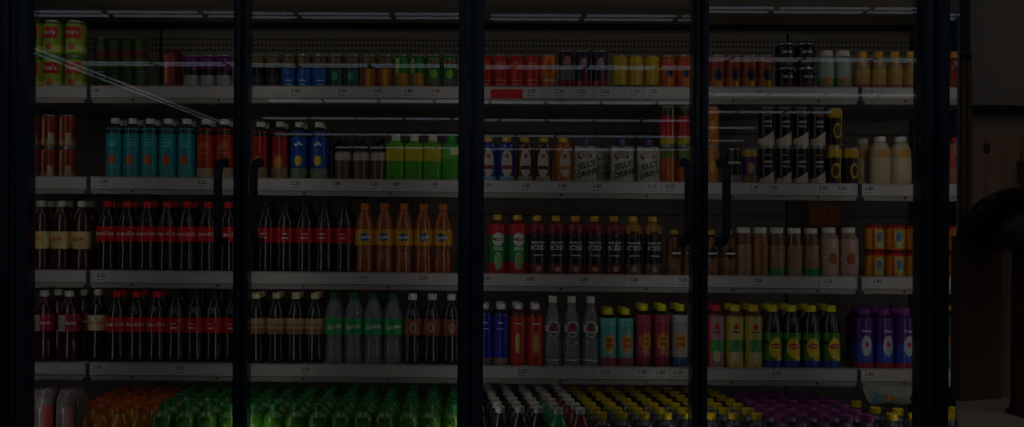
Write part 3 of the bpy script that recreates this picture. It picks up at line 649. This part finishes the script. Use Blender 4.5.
# beige end post
m = M(); m.box(XE, XE + .026, YG - .015, YG - .001, 0, wz(56, 960, YG), mat('6e5c40', .6)); m.lathe([(.013, 0), (.013, .05)], mat('6e5c40', .6), 12)
k0 = len(m.v) - 12 * 2 - 24; zt = wz(56, 960, YG)
m.v[k0:] = [(XE + .013 + vx_, YG - .015 + vz_ * .28, zt + vy_) for vx_, vy_, vz_ in m.v[k0:]]
post = m.obj('trim_1'); struct(post)
# ================================================================= price tags
TAGM = mat('ccc4c0', .45, 0, .04, 8.); INK = prn('302a2a'); REDT = prn('a82020')
tags = {0: [(95, '1.80'), (295, '2.00'), (342, '2.00'), (377, '1.90'), (408, '1.80'), (435, '1.90'), (531, '2.30'), (559, '2.30'), (581, '2.50'), (604, '2.50'), (634, '1.70'), (652, '1.70'), (758, '1.90'), (868, '2.10')],
        1: [(104, '1.80'), (202, '2.30'), (296, '2.50'), (336, '1.80'), (374, '2.40'), (395, '1.80'), (433, '1.90'), (487, '2.90'), (526, '2.80'), (562, '2.80'), (597, '2.40'), (652, '2.10'), (670, '2.20'), (754, '1.90'), (773, '2.00'), (823, '2.00'), (842, '2.00'), (869, '2.80')],
        2: [(102, '2.30'), (364, '2.50'), (424, '2.50'), (487, '2.90'), (530, '2.80'), (584, '2.80'), (634, '2.80'), (683, '3.20'), (758, '3.20'), (828, '3.30'), (877, '2.90')],
        3: [(98, '2.30'), (181, '2.30'), (306, '2.10'), (523, '2.20'), (606, '2.70'), (643, '1.90'), (661, '2.80'), (679, '2.20'), (777, '2.30'), (870, '2.80')]}
for row, lst in tags.items():
    fronts = sorted([(it[2], PROTO[it[0]][4]) for it in ITEMS if it[1] == row and it[5] == 0 and it[4] < .03], key=lambda q: q[0])
    used = {}
    for px, t in lst:
        X = wx(px, YR); z = rail_z(row, X)
        ds = min(fronts, key=lambda q: abs(q[0] - px))[1].split(',')[0]
        m = M(); m.box(-.026, .026, -.0012, 0, -.017, .016, TAGM)
        p = m.obj('price_tag', None, (X, YR - .0005, z - .0205))
        m2 = M(); m2.text(t, .0165, .004, INK, None, yflat=.0012, off=.0004); m2.patch(-.016, .008, -.0105, -.009, INK, None, yflat=.0012, n=1); m2.obj('printed_price', p)
        ds = ' '.join(ds.split()[:6]); ds = ds[:-5] if ds.endswith(' with') else ds
        if ds.endswith(' and'): ds = ds[:-4]
        k = (ds, t); used.setdefault(k, []).append(p)
        tag(p, 'price tag %s, %s, under %s' % (t, SHN[row], ds), 'price tag', 'price tags on the shelf rails')
    for k, ps in used.items():
        if len(ps) > 1:
            for q, p in enumerate(ps): p['label'] += ', %s from left' % ORD[q]
m = M(); m.box(-.052, .052, -.0015, 0, -.016, .014, REDT)
p = m.obj('promotion_tag', None, (wx(506, YR), YR - .0005, rail_z(0, wx(506, YR)) - .024))
tag(p, 'long red promotion strip on the top shelf rail under the red cans', 'price tag')
# red tray carrying the small cans at the back of the third shelf
xt = wx(824, 3.19); zt = rail_z(2, xt) - LIP
m = M(); m.box(-.075, .085, -.05, .05, .160, .165, prn('6c1814')); m.box(-.075, .085, -.05, -.047, .0, .172, prn('5c1410')); m.box(-.075, .085, .047, .05, 0, .16, prn('5c1410'))
o = m.obj('riser_tray', None, (xt, 3.19, zt)); tag(o, 'dark red riser tray under small orange cans at the shelf back', 'tray')
# ================================================================= right hand side: wall, board, counter, lamp
YW = 2.44
def wallx(px): return wx(px, YW)
WPL = mat('b2a696', .8, 0, .06, 3.)
m = M(); m.box(XE + .026, XE + 2.6, YW, YW + .012, 0, 3.93, WPL); struct(m.obj('wall_right'))
m = M(); m.box(0, 1.2, -.03, 0, 0, wz(105, 990, YW - .1) - wz(111, 990, YW - .1), mat('241e18', .6)); o = m.obj('wall_ledge', None, (XE + .028, YW, wz(110, 990, YW - .05)))
tag(o, 'narrow dark ledge across the upper wall beside the refrigerator', 'ledge')
m = M(); zb_, zt_ = .753, wz(130, 990, YW)
m.box(0, 1.2, -.018, 0, 0, zt_ - zb_, mat('c49c7c', .55, kind='wood'))
for (kx, kz) in ((wx(982, YW) - XE - .028, wz(149, 982, YW) - zb_),):
    m.disc(kx, kz, .010, .016, mat('2a1a10', .6), None, yflat=.0184); m.disc(kx, kz, .006, .009, mat('4c3424', .6), None, yflat=.019)
o = m.obj('wood_board', None, (XE + .028, YW - .002, zb_)); tag(o, 'brown wooden board with a knot fixed on the wall behind lamp', 'board')
CT = .753
CTM = mat('e8d8c2', .6, 0, .06, 6.); m = M(); xo = XE + .028; xl = wx(960.5, 2.40) - xo; xf = wx(960.5, 1.95) - xo
for z0_, z1_, q_ in ((-.04, 0, 0),):
    vs = [(xf, -.47, z0_), (1.3, -.47, z0_), (1.3, 0, z0_), (xl, 0, z0_)]; vs += [(a_, b_, z1_) for a_, b_, _ in vs]
    m.add(vs, [(3, 2, 1, 0), (4, 5, 6, 7), (0, 1, 5, 4), (1, 2, 6, 5), (2, 3, 7, 6), (3, 0, 4, 7)], CTM)
ct = m.obj('counter', None, (XE + .028, YW - .02, CT)); m = M(); m.box(.02, 1.28, -.44, -.42, -.753, -.04, mat('3c2c22', .6)); m.box(.0, .02, -.44, 0, -.753, -.04, mat('3c2c22', .6)); m.obj('counter_base', ct)
tag(ct, 'beige topped counter beside the refrigerator end', 'counter')
DB = mat('8a6856', .7, 0, .05)
xb0, xb1 = wx(960.5, 2.355), wx(1002, 2.395)
m = M(); zt2 = wz(236, 990, 2.32) - CT
m.add([(xb0, 2.355, 0), (xb1, 2.395, 0), (xb1, 2.412, 0), (xb0, 2.40, 0), (xb0, 2.355, zt2), (xb1, 2.395, zt2), (xb1, 2.412, zt2), (xb0, 2.40, zt2)], [(3, 2, 1, 0), (4, 5, 6, 7), (0, 1, 5, 4), (1, 2, 6, 5), (2, 3, 7, 6), (3, 0, 4, 7)], DB)
o = m.obj('brown_box', None, (0, 0, CT)); tag(o, 'tall dark brown box standing on the counter under the lamp dome', 'box')
lx, ly = wx(1029, 2.20), 2.20
lamp = empty('table_lamp', (lx, ly, CT)); tag(lamp, 'black dome table lamp on brown stem on the counter', 'lamp')
GB = mat('050505', .28, 0, .02); ST = mat('5c4436', .5, kind='wood')
R = .168; zr = wz(246, 1027, ly) - CT
m = M(); pr = []
for k in range(13): a = k / 12 * PI / 2; pr.append((max(R * math.cos(a), .0005), .158 * math.sin(a)))
m.lathe([(R - .006, -.014), (R, -.012)] + pr, GB, 48); m.lathe([(R - .007, -.013)] + [(max(a - .008, .0005), b_ - .006) for a, b_ in pr], mat('1c1814', .5), 48)
sh = m.obj('lamp_shade', lamp, (0, 0, zr)); sh.rotation_euler = (0, math.radians(10), 0)
m = M(); m.lathe([(.050, 0), (.052, .006), (.043, .012), (.040, .02), (.038, zr + .03)], ST, 24); m.obj('stem', lamp)
m = M(); m.tube([(-.028, -.046, zr - .02), (-.030, -.048, zr - .10), (-.044, -.050, zr - .19), (-.046, -.05, zr - .26), (-.043, -.05, zr - .33), (-.045, -.052, .03), (-.05, -.058, .003)], .0032, BLK2, 8); m.obj('cord', lamp)
# small brass pull on the far right of the board
m = M(); m.box(-.012, .012, -.03, 0, -.03, .03, mat('8a6c3c', .4, .6)); m.lathe([(.004, .03), (.004, .06)], mat('8a6c3c', .4, .6), 8)
o = m.obj('brass_holder', None, (wx(1021, YW - .02), YW - .019, wz(172, 1021, YW))); tag(o, 'small brass holder on the wooden board above the lamp', 'holder')
# ================================================================= store shell and ceiling lights
m = M(); m.box(-20, 22, -28, 3.6, -.05, 0, mat('6a645c', .35, 0, .05, 1.5)); struct(m.obj('floor'))
CE = CZ + 2.68
m = M(); m.box(-20, 22, -28, 3.6, CE, CE + .05, mat('2c2a28', .8)); struct(m.obj('ceiling'))
m = M(); m.box(-20, 22, -28.1, -28, 0, CE, mat('c0bab0', .8)); struct(m.obj('wall_front'))
m = M(); m.box(-4, XE + .026, YB + .06, YB + .16, 0, CE, WPL); struct(m.obj('wall_back'))
TUBE = mat('dcecff', kind='emit', strength=24.)
fx_ = M(); fx_.box(-.585, .585, -.12, .12, .03, .08, mat('8c8c8c', .5))
tb = []
for s_ in (-1, 1):
    t = M(); t.tube([(-.56, .1 * s_, 0), (.56, .1 * s_, 0)], .0135, TUBE, 8); tb.append(t.mesh('tube'))
fxm = fx_.mesh('fixture_housing'); first = None
def light(x, y, rz):
    global first
    if first is None:
        root = bpy.data.objects.new('ceiling_light', fxm); C.objects.link(root)
        ch = []
        for t in tb: c = bpy.data.objects.new('tube', t); C.objects.link(c); c.parent = root; ch.append(c)
        first = (root, ch)
    else:
        root = first[0].copy(); C.objects.link(root)
        for c in first[1]: d = c.copy(); C.objects.link(d); d.parent = root
    root.location = (x, y, CZ + 2.6); root.rotation_euler = (0, 0, rz)
    tag(root, 'twin tube ceiling light mirrored as a bright streak in the door glass', 'ceiling light', 'strip lights on the store ceiling')
def row(d, x0, x1, off=0.):
    y = 2 * YG - d; x = x0 + off
    while x < x1: light(x + .6, y, 0); x += 1.2
row(10.6, -5.8, 6.2); row(14.0, -6.5, 7.8, .0); row(18.1, -4.7, 9.0, .3); row(21.2, -5.4, 9.0, .1); row(25.1, -6.4, 8.0, .5); row(29.5, -5.0, 8.5, .2)
PL = mat('fbf8ff', kind='emit', strength=14.)
pm = M(); pm.box(-.6, .6, -.17, .17, .0, .06, mat('8c8c8c', .5)); pm = pm.mesh('fill_panel_housing'); pdm = M(); pdm.box(-.58, .58, -.15, .15, -.008, -.001, PL); pdm = pdm.mesh('fill_panel_diffuser')
p0 = None
for yy in (.9, -.6, -2.2):  # unseen panels, added to brighten the right wall and the rails
    for i in range(7):
        if p0 is None: o = bpy.data.objects.new('added_fill_panel', pm); c = bpy.data.objects.new('fill_panel_diffuser', pdm); p0 = (o, c)
        else: o = p0[0].copy(); c = p0[1].copy()
        C.objects.link(o); C.objects.link(c); c.parent = o; o.location = (-3.6 + 1.35 * i, yy, CZ + 2.61)
        tag(o, 'unseen fill light panel added above the aisle in front of the refrigerator', 'ceiling light', 'added fill panels above the aisle')
y = 2 * YG - 12.3
for k in range(9): light(-6.75, y - k * 1.2, PI / 2)
# ================================================================= world, camera, view
w = bpy.data.worlds.new('world'); sc.world = w; w.use_nodes = True
w.node_tree.nodes['Background'].inputs[0].default_value = (.95, .97, 1, 1); w.node_tree.nodes['Background'].inputs[1].default_value = 1.3
cd = bpy.data.cameras.new('camera'); cam = bpy.data.objects.new('camera', cd); C.objects.link(cam); sc.camera = cam
cd.sensor_width = 36; cd.lens = FPX / 1024 * 36; cd.shift_x = (512 - VX) / 1024; cd.shift_y = (VY - 213.5) / 1024
cam.matrix_world = Matrix.Translation((0, 0, CZ)) @ Matrix.Rotation(PI / 2, 4, 'X') @ Matrix.Rotation(math.atan(ROLL), 4, 'Z')
cd.clip_start = .05
sc.view_settings.view_transform = 'Standard'; sc.view_settings.look = 'None'; sc.view_settings.gamma = 1; sc.view_settings.use_curve_mapping = False
import os
sc.view_settings.exposure = -5.3
